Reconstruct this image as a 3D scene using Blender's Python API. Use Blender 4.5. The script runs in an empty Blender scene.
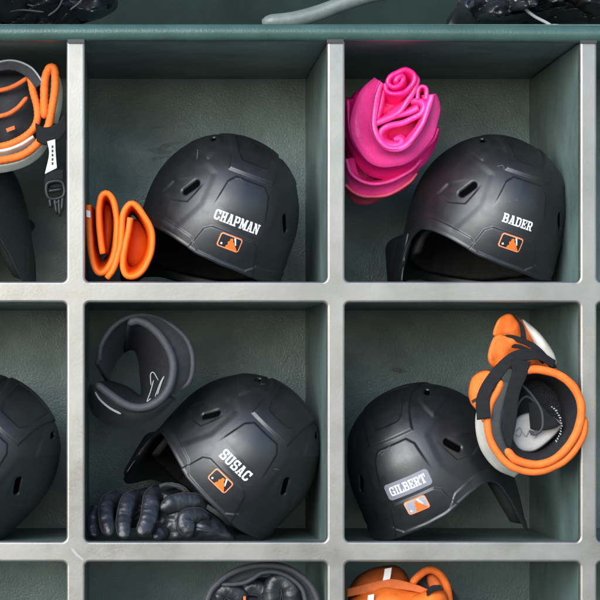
import bpy, bmesh, math, random
import numpy as np
from mathutils import Vector, Matrix, noise
from mathutils.bvhtree import BVHTree

random.seed(7)
rng = np.random.default_rng(7)
SC = bpy.context.scene
COL = SC.collection
R = math.radians

# ------------------------------------------------------------------ camera, sky, sun
S = 0.0013            # metres per photo pixel on the front plane of the rack (y = 0)
D = 3.078             # camera distance from that plane
VX, VY = 130.0, 380.0  # vanishing point of the photograph


OFF_Y = 0.0


def P(px, py, y=0.0):
    """real place of a photo point that lies at depth y behind the rack's front"""
    y += OFF_Y
    k = (D + y) / D
    return Vector(((VX + (px - VX) * k - 300) * S, y, (1000 - (VY + (py - VY) * k)) * S))


cam_d = bpy.data.cameras.new('camera')
cam = bpy.data.objects.new('camera', cam_d)
COL.objects.link(cam)
cam.location = ((VX - 300) * S, -D, (1000 - VY) * S)
cam.rotation_euler = (R(90), 0, 0)
cam_d.sensor_width = 36
cam_d.lens = 36 * D / (600 * S)
cam_d.shift_x = (300 - VX) / 600
cam_d.shift_y = (VY - 300) / 600
cam_d.clip_end = 200
SC.camera = cam

SUN_EL, SUN_AZ = 20.0, 210.0          # azimuth clockwise from +Y: front left of the rack
world = bpy.data.worlds.new('World')
SC.world = world
world.use_nodes = True
wn = world.node_tree
sky = wn.nodes.new('ShaderNodeTexSky')
sky.sky_type = 'NISHITA'
sky.sun_disc = False
sky.sun_elevation = R(SUN_EL)
sky.sun_rotation = R(SUN_AZ)
sky.air_density = 1.0
sky.dust_density = 0.2
sky.ozone_density = 2.6
wn.links.new(sky.outputs[0], wn.nodes['Background'].inputs[0])
wn.nodes['Background'].inputs[1].default_value = 0.15

sun_d = bpy.data.lights.new('sun', 'SUN')
sun_d.energy = 2.4
sun_d.angle = R(50)
sun_d.color = (1.0, 0.985, 0.96)
sun = bpy.data.objects.new('sun', sun_d)
COL.objects.link(sun)
_d = Vector((math.sin(R(SUN_AZ)) * math.cos(R(SUN_EL)), math.cos(R(SUN_AZ)) * math.cos(R(SUN_EL)), math.sin(R(SUN_EL))))
sun.rotation_euler = _d.to_track_quat('Z', 'Y').to_euler()

vs = SC.view_settings
vs.view_transform = 'Standard'
vs.look = 'None'
vs.exposure = 1.05
vs.gamma = 1
vs.use_curve_mapping = False


# ------------------------------------------------------------------ materials
def mat(name, col, rough=0.5, spec=0.5, metal=0.0, var=0.0, var_scale=30, bump=0.0, bump_scale=400,
        bump_detail=3, specks=None, speck_scale=90, speck_amt=0.0, sheen=0.0, coat=0.0, rough_var=0.0,
        bump2=0.0, bump2_scale=40, stretch=None):
    m = bpy.data.materials.new(name)
    m.use_nodes = True
    nt = m.node_tree
    L = nt.links.new
    b = nt.nodes['Principled BSDF']
    b.inputs['Roughness'].default_value = rough
    b.inputs['Specular IOR Level'].default_value = spec
    b.inputs['Metallic'].default_value = metal
    b.inputs['Sheen Weight'].default_value = sheen
    b.inputs['Sheen Roughness'].default_value = 0.4
    b.inputs['Coat Weight'].default_value = coat
    tc = nt.nodes.new('ShaderNodeTexCoord')
    co = tc.outputs['Object']
    if stretch:
        mp = nt.nodes.new('ShaderNodeMapping')
        mp.inputs['Scale'].default_value = stretch
        L(co, mp.inputs[0])
        co = mp.outputs[0]

    def nz(scale, detail=4, rgh=0.6):
        n = nt.nodes.new('ShaderNodeTexNoise')
        n.inputs['Scale'].default_value = scale
        n.inputs['Detail'].default_value = detail
        n.inputs['Roughness'].default_value = rgh
        L(co, n.inputs['Vector'])
        return n.outputs['Fac']

    base = None
    if var:
        r = nt.nodes.new('ShaderNodeValToRGB')
        r.color_ramp.elements[0].position = 0.3
        r.color_ramp.elements[1].position = 0.72
        r.color_ramp.elements[0].color = [max(0, c * (1 - var)) for c in col[:3]] + [1]
        r.color_ramp.elements[1].color = [min(1, c * (1 + var)) for c in col[:3]] + [1]
        L(nz(var_scale, 6), r.inputs[0])
        base = r.outputs[0]
    if specks is not None:
        mx = nt.nodes.new('ShaderNodeMix')
        mx.data_type = 'RGBA'
        r2 = nt.nodes.new('ShaderNodeValToRGB')
        r2.color_ramp.elements[0].position = 1 - speck_amt
        r2.color_ramp.elements[1].position = min(1, 1 - speck_amt + 0.03)
        L(nz(speck_scale, 5, 0.7), r2.inputs[0])
        L(r2.outputs[0], mx.inputs[0])
        if base:
            L(base, mx.inputs[6])
        else:
            mx.inputs[6].default_value = list(col[:3]) + [1]
        mx.inputs[7].default_value = list(specks) + [1]
        base = mx.outputs[2]
    if base:
        L(base, b.inputs['Base Color'])
    else:
        b.inputs['Base Color'].default_value = list(col[:3]) + [1]
    if rough_var:
        mr = nt.nodes.new('ShaderNodeMapRange')
        mr.inputs[3].default_value = max(0, rough - rough_var)
        mr.inputs[4].default_value = min(1, rough + rough_var)
        mr.inputs[1].default_value = 0.3
        mr.inputs[2].default_value = 0.7
        L(nz(var_scale * 1.7, 5), mr.inputs[0])
        L(mr.outputs[0], b.inputs['Roughness'])
    nrm = None
    for st, scl, det in ((bump2, bump2_scale, 4), (bump, bump_scale, bump_detail)):
        if st:
            bp = nt.nodes.new('ShaderNodeBump')
            bp.inputs['Strength'].default_value = 1.0
            bp.inputs['Distance'].default_value = st
            L(nz(scl, det), bp.inputs['Height'])
            if nrm:
                L(nrm, bp.inputs['Normal'])
            nrm = bp.outputs[0]
    if nrm:
        L(nrm, b.inputs['Normal'])
    return m


M = {}
M['wall'] = mat('dark_green_paint', (0.132, 0.190, 0.174), 0.36, 0.5, var=0.30, var_scale=11, bump=0.0006, bump_scale=330,
                bump_detail=2, specks=(0.28, 0.31, 0.30), speck_scale=55, speck_amt=0.245, rough_var=0.1, bump2=0.0006, bump2_scale=60)
M['rail'] = mat('green_rail_paint', (0.042, 0.085, 0.070), 0.3, 0.5, var=0.2, var_scale=20, bump=0.0004, bump_scale=300,
                specks=(0.2, 0.24, 0.22), speck_scale=70, speck_amt=0.27)
M['frame'] = mat('grey_frame_paint', (0.275, 0.257, 0.236), 0.34, 0.5, metal=0.75, var=0.16, var_scale=11, bump=0.00008,
                 bump_scale=260, specks=(0.12, 0.12, 0.11), speck_scale=85, speck_amt=0.275, rough_var=0.12)
M['scratch'] = mat('bare_scratch', (0.31, 0.30, 0.285), 0.4)
M['scuff'] = mat('dark_scuff', (0.080, 0.112, 0.103), 0.45, var=0.6, var_scale=150)
M['shell'] = mat('matte_black_shell', (0.009, 0.009, 0.0105), 0.42, 0.8, var=0.25, var_scale=40, bump=0.00016, bump_scale=1600,
                 bump_detail=1, specks=(0.16, 0.16, 0.17), speck_scale=110, speck_amt=0.24, rough_var=0.07)


def darken_slots(m):  # paints the shade inside each vent recess into the shell colour
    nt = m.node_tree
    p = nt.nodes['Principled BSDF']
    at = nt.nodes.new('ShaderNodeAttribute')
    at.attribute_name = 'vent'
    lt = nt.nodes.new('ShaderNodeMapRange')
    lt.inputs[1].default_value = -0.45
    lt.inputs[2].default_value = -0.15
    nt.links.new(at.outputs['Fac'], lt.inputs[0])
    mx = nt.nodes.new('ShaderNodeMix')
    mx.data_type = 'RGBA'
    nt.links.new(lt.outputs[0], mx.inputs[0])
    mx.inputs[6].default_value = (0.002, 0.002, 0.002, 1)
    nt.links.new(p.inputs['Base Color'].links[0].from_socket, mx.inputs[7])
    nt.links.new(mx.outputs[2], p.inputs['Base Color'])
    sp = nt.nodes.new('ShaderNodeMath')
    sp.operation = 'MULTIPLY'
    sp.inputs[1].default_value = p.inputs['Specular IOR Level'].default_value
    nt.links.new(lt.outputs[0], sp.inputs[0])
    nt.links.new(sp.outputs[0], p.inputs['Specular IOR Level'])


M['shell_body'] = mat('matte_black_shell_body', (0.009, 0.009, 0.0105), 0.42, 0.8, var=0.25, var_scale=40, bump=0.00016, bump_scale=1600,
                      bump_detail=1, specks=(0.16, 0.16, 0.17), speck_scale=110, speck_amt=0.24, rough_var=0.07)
darken_slots(M['shell_body'])
M['foam'] = mat('black_foam', (0.012, 0.012, 0.012), 0.8, 0.3, var=0.4, var_scale=200, bump=0.0006, bump_scale=700)
M['void'] = mat('vent_slot_dark', (0.002, 0.002, 0.002), 1.0, 0.0)  # near-black standing for the shade inside the vent slots
M['shadowstrip'] = mat('shadow_strip_black', (0.02, 0.02, 0.021), 0.5, 0.5, bump=0.0002, bump_scale=500)  # black for the painted shade strips on the post tops
M['white'] = mat('white_vinyl', (0.82, 0.82, 0.82), 0.45, var=0.05, var_scale=300)
M['orange'] = mat('orange_vinyl', (0.85, 0.16, 0.02), 0.45, var=0.05, var_scale=200)
M['peach'] = mat('pale_orange_vinyl', (0.85, 0.42, 0.26), 0.45)
M['black'] = mat('black_vinyl', (0.012, 0.012, 0.013), 0.4)
M['clear'] = mat('clear_sticker', (0.022, 0.022, 0.025), 0.3, 0.5)
M['greyplate'] = mat('grey_sticker', (0.20, 0.20, 0.235), 0.4, var=0.1, var_scale=120)
M['paleplate'] = mat('faded_sticker', (0.34, 0.33, 0.37), 0.4, var=0.12, var_scale=150)
M['osleeve'] = mat('orange_elastic', (0.90, 0.155, 0.006), 0.5, 0.4, var=0.08, var_scale=60, bump=0.0004, bump_scale=700)
M['pink'] = mat('hot_pink_leather', (0.86, 0.010, 0.19), 0.36, 0.5, var=0.12, var_scale=50, bump=0.0004, bump_scale=350,
                bump2=0.0012, bump2_scale=45)
M['pinklit'] = mat('lit_pink_leather', (0.92, 0.048, 0.28), 0.32, 0.5, var=0.1, var_scale=50, bump=0.0004, bump_scale=350,
                     bump2=0.0012, bump2_scale=45)  # paler copy of the pink leather, light on wraps and folds painted in
M['pinkstitch'] = mat('pink_stitch', (0.30, 0.005, 0.09), 0.7)
M['salmon'] = mat('salmon_leather', (0.78, 0.09, 0.16), 0.5, var=0.15, var_scale=60, bump=0.0005, bump_scale=300)
M['neoprene'] = mat('black_neoprene', (0.020, 0.020, 0.022), 0.65, 0.4, var=0.25, var_scale=90, bump=0.0004, bump_scale=900, sheen=0.15)
M['greyfab'] = mat('charcoal_fabric', (0.030, 0.030, 0.034), 0.7, 0.35, var=0.25, var_scale=120, bump=0.0006, bump_scale=800, sheen=0.2)
M['greytrim'] = mat('grey_binding', (0.044, 0.044, 0.050), 0.6, 0.4, var=0.2, var_scale=150, bump=0.0003, bump_scale=900)
M['meshfab'] = mat('black_mesh', (0.020, 0.020, 0.023), 0.75, 0.3, specks=(0.09, 0.09, 0.095), speck_scale=420, speck_amt=0.33, var=0.5, var_scale=350, bump=0.0010, bump_scale=520, bump_detail=0)
M['leather'] = mat('black_leather', (0.014, 0.015, 0.018), 0.36, 0.5, var=0.3, var_scale=60, bump=0.0003, bump_scale=260,
                   bump2=0.0012, bump2_scale=60)
M['guard_orange'] = mat('orange_fabric', (0.78, 0.15, 0.018), 0.6, 0.35, var=0.15, var_scale=80, bump=0.0006, bump_scale=700)
M['guard_dull'] = mat('rust_orange_fabric', (0.62, 0.13, 0.025), 0.65, 0.35, var=0.2, var_scale=80, bump=0.0007, bump_scale=600)
M['cream'] = mat('cream_fabric', (0.66, 0.62, 0.54), 0.6, var=0.12, var_scale=70, bump=0.0005, bump_scale=500)
M['webbing'] = mat('black_webbing', (0.011, 0.011, 0.012), 0.75, 0.2, var=0.25, var_scale=100, bump=0.0007, bump_scale=650, stretch=(1, 1, 3))
M['patch'] = mat('pale_grey_rubber', (0.50, 0.475, 0.455), 0.45, var=0.12, var_scale=60, bump=0.0003, bump_scale=400)
M['greyprint'] = mat('grey_print', (0.30, 0.31, 0.32), 0.5)
M['scuffmark'] = mat('pale_scuff', (0.13, 0.13, 0.135), 0.5)
M['plastic'] = mat('black_buckle_plastic', (0.009, 0.009, 0.010), 0.4, 0.3)
M['cloth'] = mat('black_nylon', (0.014, 0.014, 0.015), 0.34, 0.5, var=0.4, var_scale=60, bump=0.0004, bump_scale=300, bump2=0.002, bump2_scale=30)
M['pipe'] = mat('worn_grey_green_pipe', (0.13, 0.15, 0.135), 0.4, var=0.25, var_scale=40, bump=0.0003, bump_scale=200)
M['ground'] = mat('concrete', (0.33, 0.32, 0.30), 0.85, 0.3, var=0.2, var_scale=6, bump=0.002, bump_scale=90)
M['backwall'] = mat('dark_wall_paint', (0.010, 0.020, 0.0165), 0.8, 0.15, var=0.35, var_scale=10, bump=0.0002, bump_scale=150,
                    specks=(0.025, 0.035, 0.032), speck_scale=35, speck_amt=0.25)


# ------------------------------------------------------------------ helpers
def empty(name, loc, label=None, cat=None, group=None):
    o = bpy.data.objects.new(name, None)
    o.empty_display_size = 0.05
    COL.objects.link(o)
    o.location = loc
    if label:
        o['label'] = label
    if cat:
        o['category'] = cat
    if group:
        o['group'] = group
    return o


def mesh_obj(name, verts, faces, m, parent=None, smooth=True, origin=None, label=None):
    """mesh from world points; placed under parent (an object with no rotation) or at top level"""
    if origin is None:
        origin = root_loc(parent) if parent else Vector((0, 0, 0))
    me = bpy.data.meshes.new(name)
    me.from_pydata([tuple(Vector(v) - origin) for v in verts], [], faces)
    me.validate()
    bm = bmesh.new()
    bm.from_mesh(me)
    bmesh.ops.recalc_face_normals(bm, faces=bm.faces)
    bm.to_mesh(me)
    bm.free()
    me.materials.append(m)
    if smooth:
        me.polygons.foreach_set('use_smooth', [True] * len(me.polygons))
    o = bpy.data.objects.new(name, me)
    COL.objects.link(o)
    if parent:
        o.parent = parent
    else:
        o.location = origin
    if label:
        o['label'] = label
    return o


def root_loc(o):
    v = Vector((0, 0, 0))
    while o is not None:
        v += o.location
        o = o.parent
    return v


def box(name, x0, x1, y0, y1, z0, z1, m, parent=None, bev=0.0):
    v = [(x, y, z) for x in (x0, x1) for y in (y0, y1) for z in (z0, z1)]
    f = [(0, 1, 3, 2), (4, 6, 7, 5), (0, 4, 5, 1), (2, 3, 7, 6), (0, 2, 6, 4), (1, 5, 7, 3)]
    o = mesh_obj(name, v, f, m, parent, smooth=False)
    if bev:
        md = o.modifiers.new('bevel', 'BEVEL')
        md.width = bev
        md.segments = 2
    return o


def catmull(pts, n, closed=False):
    """n points evenly along a smooth curve through pts"""
    p = [Vector(q) for q in pts]
    dim = len(p[0])
    if closed:
        p = [p[-1]] + p + [p[0], p[1]]
    else:
        p = [p[0] * 2 - p[1]] + p + [p[-1] * 2 - p[-2]]
    dense = []
    for i in range(1, len(p) - 2):
        a, b, c, d = p[i - 1], p[i], p[i + 1], p[i + 2]
        for k in range(16):
            t = k / 16
            dense.append(0.5 * ((2 * b) + (c - a) * t + (2 * a - 5 * b + 4 * c - d) * t * t + (3 * b - a - 3 * c + d) * t ** 3))
    dense.append(p[-2].copy())
    ln = [0]
    for i in range(1, len(dense)):
        ln.append(ln[-1] + (dense[i] - dense[i - 1]).length)
    out, j = [], 0
    m = n if closed else n - 1
    for k in range(n):
        s = ln[-1] * k / m
        while j < len(ln) - 2 and ln[j + 1] < s:
            j += 1
        u = (s - ln[j]) / max(1e-9, ln[j + 1] - ln[j])
        out.append(dense[j].lerp(dense[j + 1], min(1, max(0, u))))
    return out


def crop(ox, oy, k):
    return lambda pts: [(ox + x / k, oy + y / k) for x, y in pts]


def P3(pts, y):
    if isinstance(y, (tuple, list)):
        n = len(pts) - 1
        return [P(q[0], q[1], y[0] + (y[1] - y[0]) * i / n) for i, q in enumerate(pts)]
    return [P(q[0], q[1], y) for q in pts]


def nz(v, s):
    return noise.noise(Vector(v) * s)


def band(name, front, back, thick, m, parent, n=70, closed=False, rows=6, wob=0.0, wob_s=40, bulge=0.0, label=None):
    """a padded strip swept along a path: front edge, back edge (3D), rounded edges, soft wobble"""
    f = catmull(front, n, closed)
    b = catmull(back, n, closed)
    verts, faces = [], []
    prof = []
    h = thick / 2
    for k in range(rows + 1):
        prof.append((k / rows, h, 0))
    for a in (60, 30, 0, -30, -60):
        prof.append((1, h * math.sin(R(a)), h * math.cos(R(a))))
    for k in range(rows + 1):
        prof.append((1 - k / rows, -h, 0))
    for a in (-60, -30, 0, 30, 60):
        prof.append((0, h * math.sin(R(a)), -h * math.cos(R(a))))
    q = len(prof)
    for i in range(n):
        if closed:
            t = f[(i + 1) % n] - f[i - 1] + b[(i + 1) % n] - b[i - 1]
        else:
            t = f[min(n - 1, i + 1)] - f[max(0, i - 1)] + b[min(n - 1, i + 1)] - b[max(0, i - 1)]
        w = b[i] - f[i]
        t.normalize()
        wn_ = w.normalized()
        nn = t.cross(wn_).normalized()
        for (u, hh, e) in prof:
            p = f[i] + w * u + wn_ * e
            o = hh + bulge * math.sin(math.pi * u) * (1 if hh > 0 else 0.6)
            p = p + nn * o
            if wob:
                p = p + nn * (nz(p, wob_s) * wob) + wn_ * (nz(p + Vector((3, 1, 2)), wob_s) * wob * 0.6)
            verts.append(p)
    m_ = n if closed else n - 1
    for i in range(m_):
        for k in range(q):
            i2 = (i + 1) % n
            faces.append((i * q + k, i * q + (k + 1) % q, i2 * q + (k + 1) % q, i2 * q + k))
    if not closed:
        faces.append(tuple(range(q)))
        faces.append(tuple((n - 1) * q + k for k in range(q))[::-1])
    return mesh_obj(name, verts, faces, m, parent, label=label)


def tube(name, path, rad, m, parent, n=60, closed=False, sides=10, wob=0.0, wob_s=60, flat=None, ridge=0.0, ridge_n=0, label=None):
    """round tube along 3D path; rad is a number or list of radii along it"""
    p = catmull(path, n, closed)
    rr = [rad] * n if not isinstance(rad, (list, tuple)) else [float(np.interp(i / (n - 1), np.linspace(0, 1, len(rad)), rad)) for i in range(n)]
    verts, faces = [], []
    ref = Vector((0, -1, 0))
    for i in range(n):
        if closed:
            t = p[(i + 1) % n] - p[i - 1]
        else:
            t = p[min(n - 1, i + 1)] - p[max(0, i - 1)]
        t.normalize()
        u = ref - t * ref.dot(t)
        if u.length < 1e-3:
            u = Vector((1, 0, 0)) - t * t.x
        u.normalize()
        v = t.cross(u)
        r = rr[i]
        if ridge:
            r *= 1 + ridge * math.sin(i / n * math.pi * 2 * ridge_n)
        if not closed and not isinstance(rad, (list, tuple)):
            e = min(i, n - 1 - i)
            r *= (0.35, 0.75, 0.93)[e] if e < 3 else 1
        for k in range(sides):
            a = 2 * math.pi * k / sides
            q = p[i] + (u * math.cos(a) * (flat or 1) + v * math.sin(a)) * r
            if wob:
                q = q + (q - p[i]).normalized() * nz(q, wob_s) * wob
            verts.append(q)
    for i in range(n if closed else n - 1):
        for k in range(sides):
            i2 = (i + 1) % n
            faces.append((i * sides + k, i * sides + (k + 1) % sides, i2 * sides + (k + 1) % sides, i2 * sides + k))
    if not closed:
        faces.append(tuple(range(sides)))
        faces.append(tuple((n - 1) * sides + k for k in range(sides))[::-1])
    return mesh_obj(name, verts, faces, m, parent, label=label)


def pillow(name, outline, y, h, m, parent, n=72, rings=14, wob=0.0, wob_s=40, power=0.55, back=0.5, tilt=(0, 0), centre=None, crease=0.0, fine=0.0, label=None):
    """padded cushion: closed outline in photo points at depth y, swelling h towards the viewer"""
    o2 = catmull([Vector((a, b)) for a, b in outline], n, True)
    c = sum(o2, Vector((0, 0))) / n if centre is None else Vector(centre)
    verts, faces = [], []
    for side in (-1, 1):
        for k in range(rings):
            s = 1 - (k / rings)
            hh = h * (1 - s ** 2.2) ** power * (1 if side < 0 else back)
            for q in o2:
                r = c + (q - c) * s
                yy = y + tilt[0] * (r.x - c.x) + tilt[1] * (r.y - c.y) + side * hh
                p = P(r.x, r.y, yy)
                if wob and k > 0:
                    nv = nz(p, wob_s)
                    if crease:
                        nv = nv - crease * abs(nz(p + Vector((5, 2, 1)), wob_s * 1.7)) * 2
                        if fine:
                            nv -= fine * abs(nz(p + Vector((1, 7, 3)), wob_s * 4.1)) + fine * 0.5 * abs(nz(p + Vector((4, 4, 8)), wob_s * 8.3))
                    p.y += nv * wob
                    p.z += nz(p + Vector((9, 9, 9)), wob_s) * wob * 0.4
                verts.append(p)
        verts.append(P(c.x, c.y, y + side * h * (1 if side < 0 else back)))
    tot = rings * n + 1
    for s in (0, 1):
        o = s * tot
        for k in range(rings - 1):
            for i in range(n):
                j = (i + 1) % n
                faces.append((o + k * n + i, o + k * n + j, o + (k + 1) * n + j, o + (k + 1) * n + i))
        for i in range(n):
            faces.append((o + (rings - 1) * n + i, o + (rings - 1) * n + (i + 1) % n, o + rings * n))
    # weld the two rims
    for f in range(len(faces)):
        faces[f] = tuple(v - tot if tot <= v < tot + n else v for v in faces[f])
    return mesh_obj(name, verts, faces, m, parent, label=label)


# ------------------------------------------------------------------ ground and the wall behind
GZ = 0.0
g = box('ground', -30, 30, -40, 6, -0.1, GZ, M['ground'])
g['kind'] = 'structure'
bw = box('dugout_wall', -2.2, 2.4, 0.62, 0.70, GZ, 2.2, M['backwall'])
bw['label'] = 'dark green painted wall behind the top of the cubby rack'
bw['category'] = 'wall'

# ------------------------------------------------------------------ the cubby rack
rack = empty('cubby_rack', (0.04, 0.2, GZ), 'dark green cubby rack with a light grey moulded front grid and green top rail', 'rack')
DEPTH = 0.40
COLS = [(-175, 66.5), (85, 327), (345, 580), (597, 839)]
ROWS = [(None, 281.5), (302.5, 541.5), (562, 802)]
XL, XR = -193, 857
BOT = 822
RAILB = 40.0


def X(px):
    return (px - 300) * S


def Z(py):
    return (1000 - py) * S


def rounded(x0, x1, z0, z1, r, seg=6):
    pts = []
    for cx, cz, a0 in ((x1 - r, z1 - r, 0), (x0 + r, z1 - r, 90), (x0 + r, z0 + r, 180), (x1 - r, z0 + r, 270)):
        for k in range(seg + 1):
            a = R(a0 + 90 * k / seg)
            pts.append((cx + r * math.cos(a), cz + r * math.sin(a)))
    return pts


def frame():
    cu = bpy.data.curves.new('frame', 'CURVE')
    cu.dimensions = '2D'
    cu.fill_mode = 'BOTH'
    bv = 0.0032
    cu.extrude = 0.0075 - bv
    cu.bevel_depth = bv
    cu.bevel_resolution = 3
    cu.offset = -bv

    def spl(pts):
        s = cu.splines.new('POLY')
        s.points.add(len(pts) - 1)
        for i, (x, z) in enumerate(pts):
            s.points[i].co = (x, z, 0, 1)
        s.use_cyclic_u = True
    r = 0.0060
    outer = [(X(XL), Z(BOT)), (X(XR), Z(BOT)), (X(XR), Z(RAILB + 1))]
    for (a, b) in COLS[::-1]:
        outer.append((X(b), Z(RAILB + 1)))
        zz = Z(ROWS[0][1])
        for k in range(7):
            t = R(90 * k / 6)
            outer.append((X(b) - r + r * math.cos(-t), zz + r + r * math.sin(-t)))
        for k in range(7):
            t = R(270 - 90 * k / 6)
            outer.append((X(a) + r + r * math.cos(t), zz + r + r * math.sin(t)))
        outer.append((X(a), Z(RAILB + 1)))
    outer.append((X(XL), Z(RAILB + 1)))
    spl(outer)
    for (t, b) in ROWS[1:]:
        for (x0, x1) in COLS:
            spl(rounded(X(x0), X(x1), Z(b), Z(t), r))
    tmp = bpy.data.objects.new('tmp', cu)
    COL.objects.link(tmp)
    dg = bpy.context.evaluated_depsgraph_get()
    me = bpy.data.meshes.new_from_object(tmp.evaluated_get(dg))
    bpy.data.objects.remove(tmp)
    me.transform(Matrix.Rotation(R(90), 4, 'X'))
    me.transform(Matrix.Translation(Vector((0, 0.0075, 0)) - rack.location))
    me.materials.clear()
    me.materials.append(M['frame'])
    o = bpy.data.objects.new('frame', me)
    COL.objects.link(o)
    o.parent = rack
    me.polygons.foreach_set('use_smooth', [False] * len(me.polygons))
    return o


fr = frame()
YF = 0.0155
box('back_panel', X(XL), X(XR), DEPTH, DEPTH + 0.012, Z(BOT), Z(26), M['wall'], rack)
posts = [(XL, COLS[0][0])] + [(COLS[i][1], COLS[i + 1][0]) for i in range(3)] + [(COLS[3][1], XR)]
for (a, b) in posts:
    box('divider', X(a + 1.2), X(b - 1.2), YF, DEPTH - 0.0005, Z(BOT - 1), Z(RAILB + 1.5), M['wall'], rack)
for (a, b) in COLS:
    for zt, zb in ((281.5, 302.5), (541.5, 562), (802, BOT - 1)):
        box('shelf', X(a - 1), X(b + 1), YF, DEPTH - 0.0007, Z(zb - 1.2), Z(zt + 5.8), M['wall'], rack)
box('top_board', X(XL), X(XR), 0.012, DEPTH - 0.0003, Z(RAILB), Z(27), M['wall'], rack)
# rolled top rail, slightly tilted as in the photograph
tube('top_rail', [P(XL, 34.5, 0.0035), P(80, 33.0, 0.0035), P(340, 33.0, 0.0035), P(600, 34.5, 0.0035), P(XR, 36, 0.0035)], 0.0112, M['rail'], rack, n=120, sides=20)
box('upstand', X(-190), X(855), 0.024, 0.029, Z(27), Z(21.5), M['rail'], rack)
box('plinth', X(XL + 10), X(XR - 10), 0.05, DEPTH, GZ, Z(BOT), M['wall'], rack)
for px_ in (76, 335, 588):  # dark strip for the shade under the rail, put on each post top
    box('post_top_shadow', X(px_ - 8.4), X(px_ + 8.4), -0.0035, 0.012, Z(43.5), Z(39.5), M['shadowstrip'], rack)


def flake(name, pts, y, m, parent, up=0.0006):
    """thin irregular paint mark lying on a flat face that looks at the viewer"""
    v = [P(a, b, y) for a, b in pts]
    n = len(v)
    verts = [q + Vector((0, -up, 0)) for q in v] + [q + Vector((0, 0.0004, 0)) for q in v]
    faces = [tuple(range(n))] + [(i, (i + 1) % n, n + (i + 1) % n, n + i) for i in range(n)]
    return mesh_obj(name, verts, faces, m, parent, smooth=False)


flake('scratch', [(70, 547), (74, 549), (78, 554), (84, 559), (83, 561), (76, 556), (72, 551)], 0.0, M['scratch'], rack)
c1 = crop(80, 120, 3.53)
for pts in ([(265, 20), (290, 24), (306, 20), (290, 28), (262, 30), (245, 26)],
            [(240, 105), (275, 98), (300, 82), (360, 76), (320, 92), (300, 104), (330, 112), (290, 124), (262, 116)],
            [(250, 136), (270, 128), (330, 126), (300, 134), (262, 142)]):
    flake('scuff', c1(pts), DEPTH, M['scuff'], rack, 0.0004)
flake('scuff', [(393, 367), (402, 369), (410, 372), (400, 373), (392, 371)], DEPTH, M['scuff'], rack, 0.0004)
flake('scuff', [(16, 192), (21, 196), (25, 202), (20, 200)], DEPTH, M['scuff'], rack, 0.0004)

# ------------------------------------------------------------------ helmets
HA, HB, HC = 0.106, 0.128, 0.118
VP = R(12)
VUP = Vector((0, -math.sin(VP), math.cos(VP)))
VDIR = Vector((0, -math.cos(VP), -math.sin(VP)))      # from the helmet towards the viewer
W0 = 0.0102


def smooth(e0, e1, x):
    t = np.clip((x - e0) / (e1 - e0), 0, 1)
    return t * t * (3 - 2 * t)


def rim_z(az, flap):
    """height of the lower edge; flap = -1 left ear, +1 right ear"""
    d = np.degrees(az) * flap             # positive on the flap side
    a = np.abs(d)
    if flap < 0:
        side = np.interp(a, [0, 40, 65, 90, 120, 145, 180], [-.073, -.072, -.060, -.052, -.058, -.070, -.078])
        flp = np.interp(d, [0, 22, 36, 48, 62, 74, 86, 95, 104, 116, 126, 140, 160, 180],
                        [-.073, -.070, -.063, -.056, -.049, -.047, -.062, -.110, -.125, -.125, -.115, -.095, -.082, -.078])
    else:
        side = np.interp(a, [0, 40, 65, 90, 120, 140, 180], [-.073, -.072, -.060, -.052, -.040, -.026, -.020])
        flp = np.interp(d, [0, 18, 30, 42, 52, 60, 68, 75, 83, 94, 112, 124, 134, 144, 180],
                        [-.073, -.070, -.063, -.055, -.050, -.049, -.056, -.078, -.108, -.127, -.127, -.106, -.060, -.028, -.020])
    return np.where(d > 0, flp, side)


def shell_grid(N, Mr, flap, off=0.0, rim_up=0.0, low=-1.0):
    t = np.linspace(-1, 1, N, endpoint=False)
    az = math.pi * (0.55 * t + 0.45 * t ** 3)
    # soften the rim curve
    azf = np.linspace(-math.pi, math.pi, 721)
    rz = rim_z(azf, flap)
    ker = np.hanning(25)
    ker /= ker.sum()
    rz = np.convolve(np.concatenate([rz[-31:-1], rz, rz[1:31]]), ker, 'same')[30:-30]
    zr = np.maximum(np.interp(az, azf, rz) + rim_up, low)
    v = np.linspace(0, 1, Mr)
    el_r = zr / HC
    v2 = v[:, None]
    el = el_r[None, :] + (math.pi / 2 - 0.004 - el_r[None, :]) * v2
    z = np.where(el >= 0, HC * np.sin(np.maximum(el, 0)), HC * el)
    A = np.broadcast_to(az, z.shape)
    k = 36 * np.cos(A) ** 2 + 8.3 * np.sin(A) ** 2
    k = np.where(np.abs(A) > math.pi / 2, 8.3 + 6 * np.cos(A) ** 2, k)
    f = np.where(z >= 0, np.power(np.clip(1 - np.abs(z / HC) ** 2.2, 0, 1), 1 / 2.1), 1 - k * z * z)
    x = HA * f * np.sin(A)
    y = -HB * f * np.cos(A)
    nx, ny, nzv = x / HA ** 2, y / HB ** 2, np.where(z > 0, z / HC ** 2, z / HC ** 2 * 0.6)
    ln = np.sqrt(nx * nx + ny * ny + nzv * nzv)
    n = np.stack([nx / ln, ny / ln, nzv / ln], -1)
    p = np.stack([x, y, z], -1) + n * off
    return az, z - zr[None, :], p, n


def poly_sd(u, w, poly):
    """signed distance to a polygon, negative inside"""
    poly = np.array(poly, float)
    best = np.full(u.shape, 1e9)
    ins = np.zeros(u.shape, bool)
    for i in range(len(poly)):
        a, b = poly[i], poly[(i + 1) % len(poly)]
        e = b - a
        t = np.clip(((u - a[0]) * e[0] + (w - a[1]) * e[1]) / (e @ e), 0, 1)
        d = np.hypot(u - a[0] - t * e[0], w - a[1] - t * e[1])
        best = np.minimum(best, d)
        c = ((a[1] > w) != (b[1] > w)) & (u < (b[0] - a[0]) * (w - a[1]) / (b[1] - a[1] + 1e-12) + a[0])
        ins ^= c
    return np.where(ins, -best, best)


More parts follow.
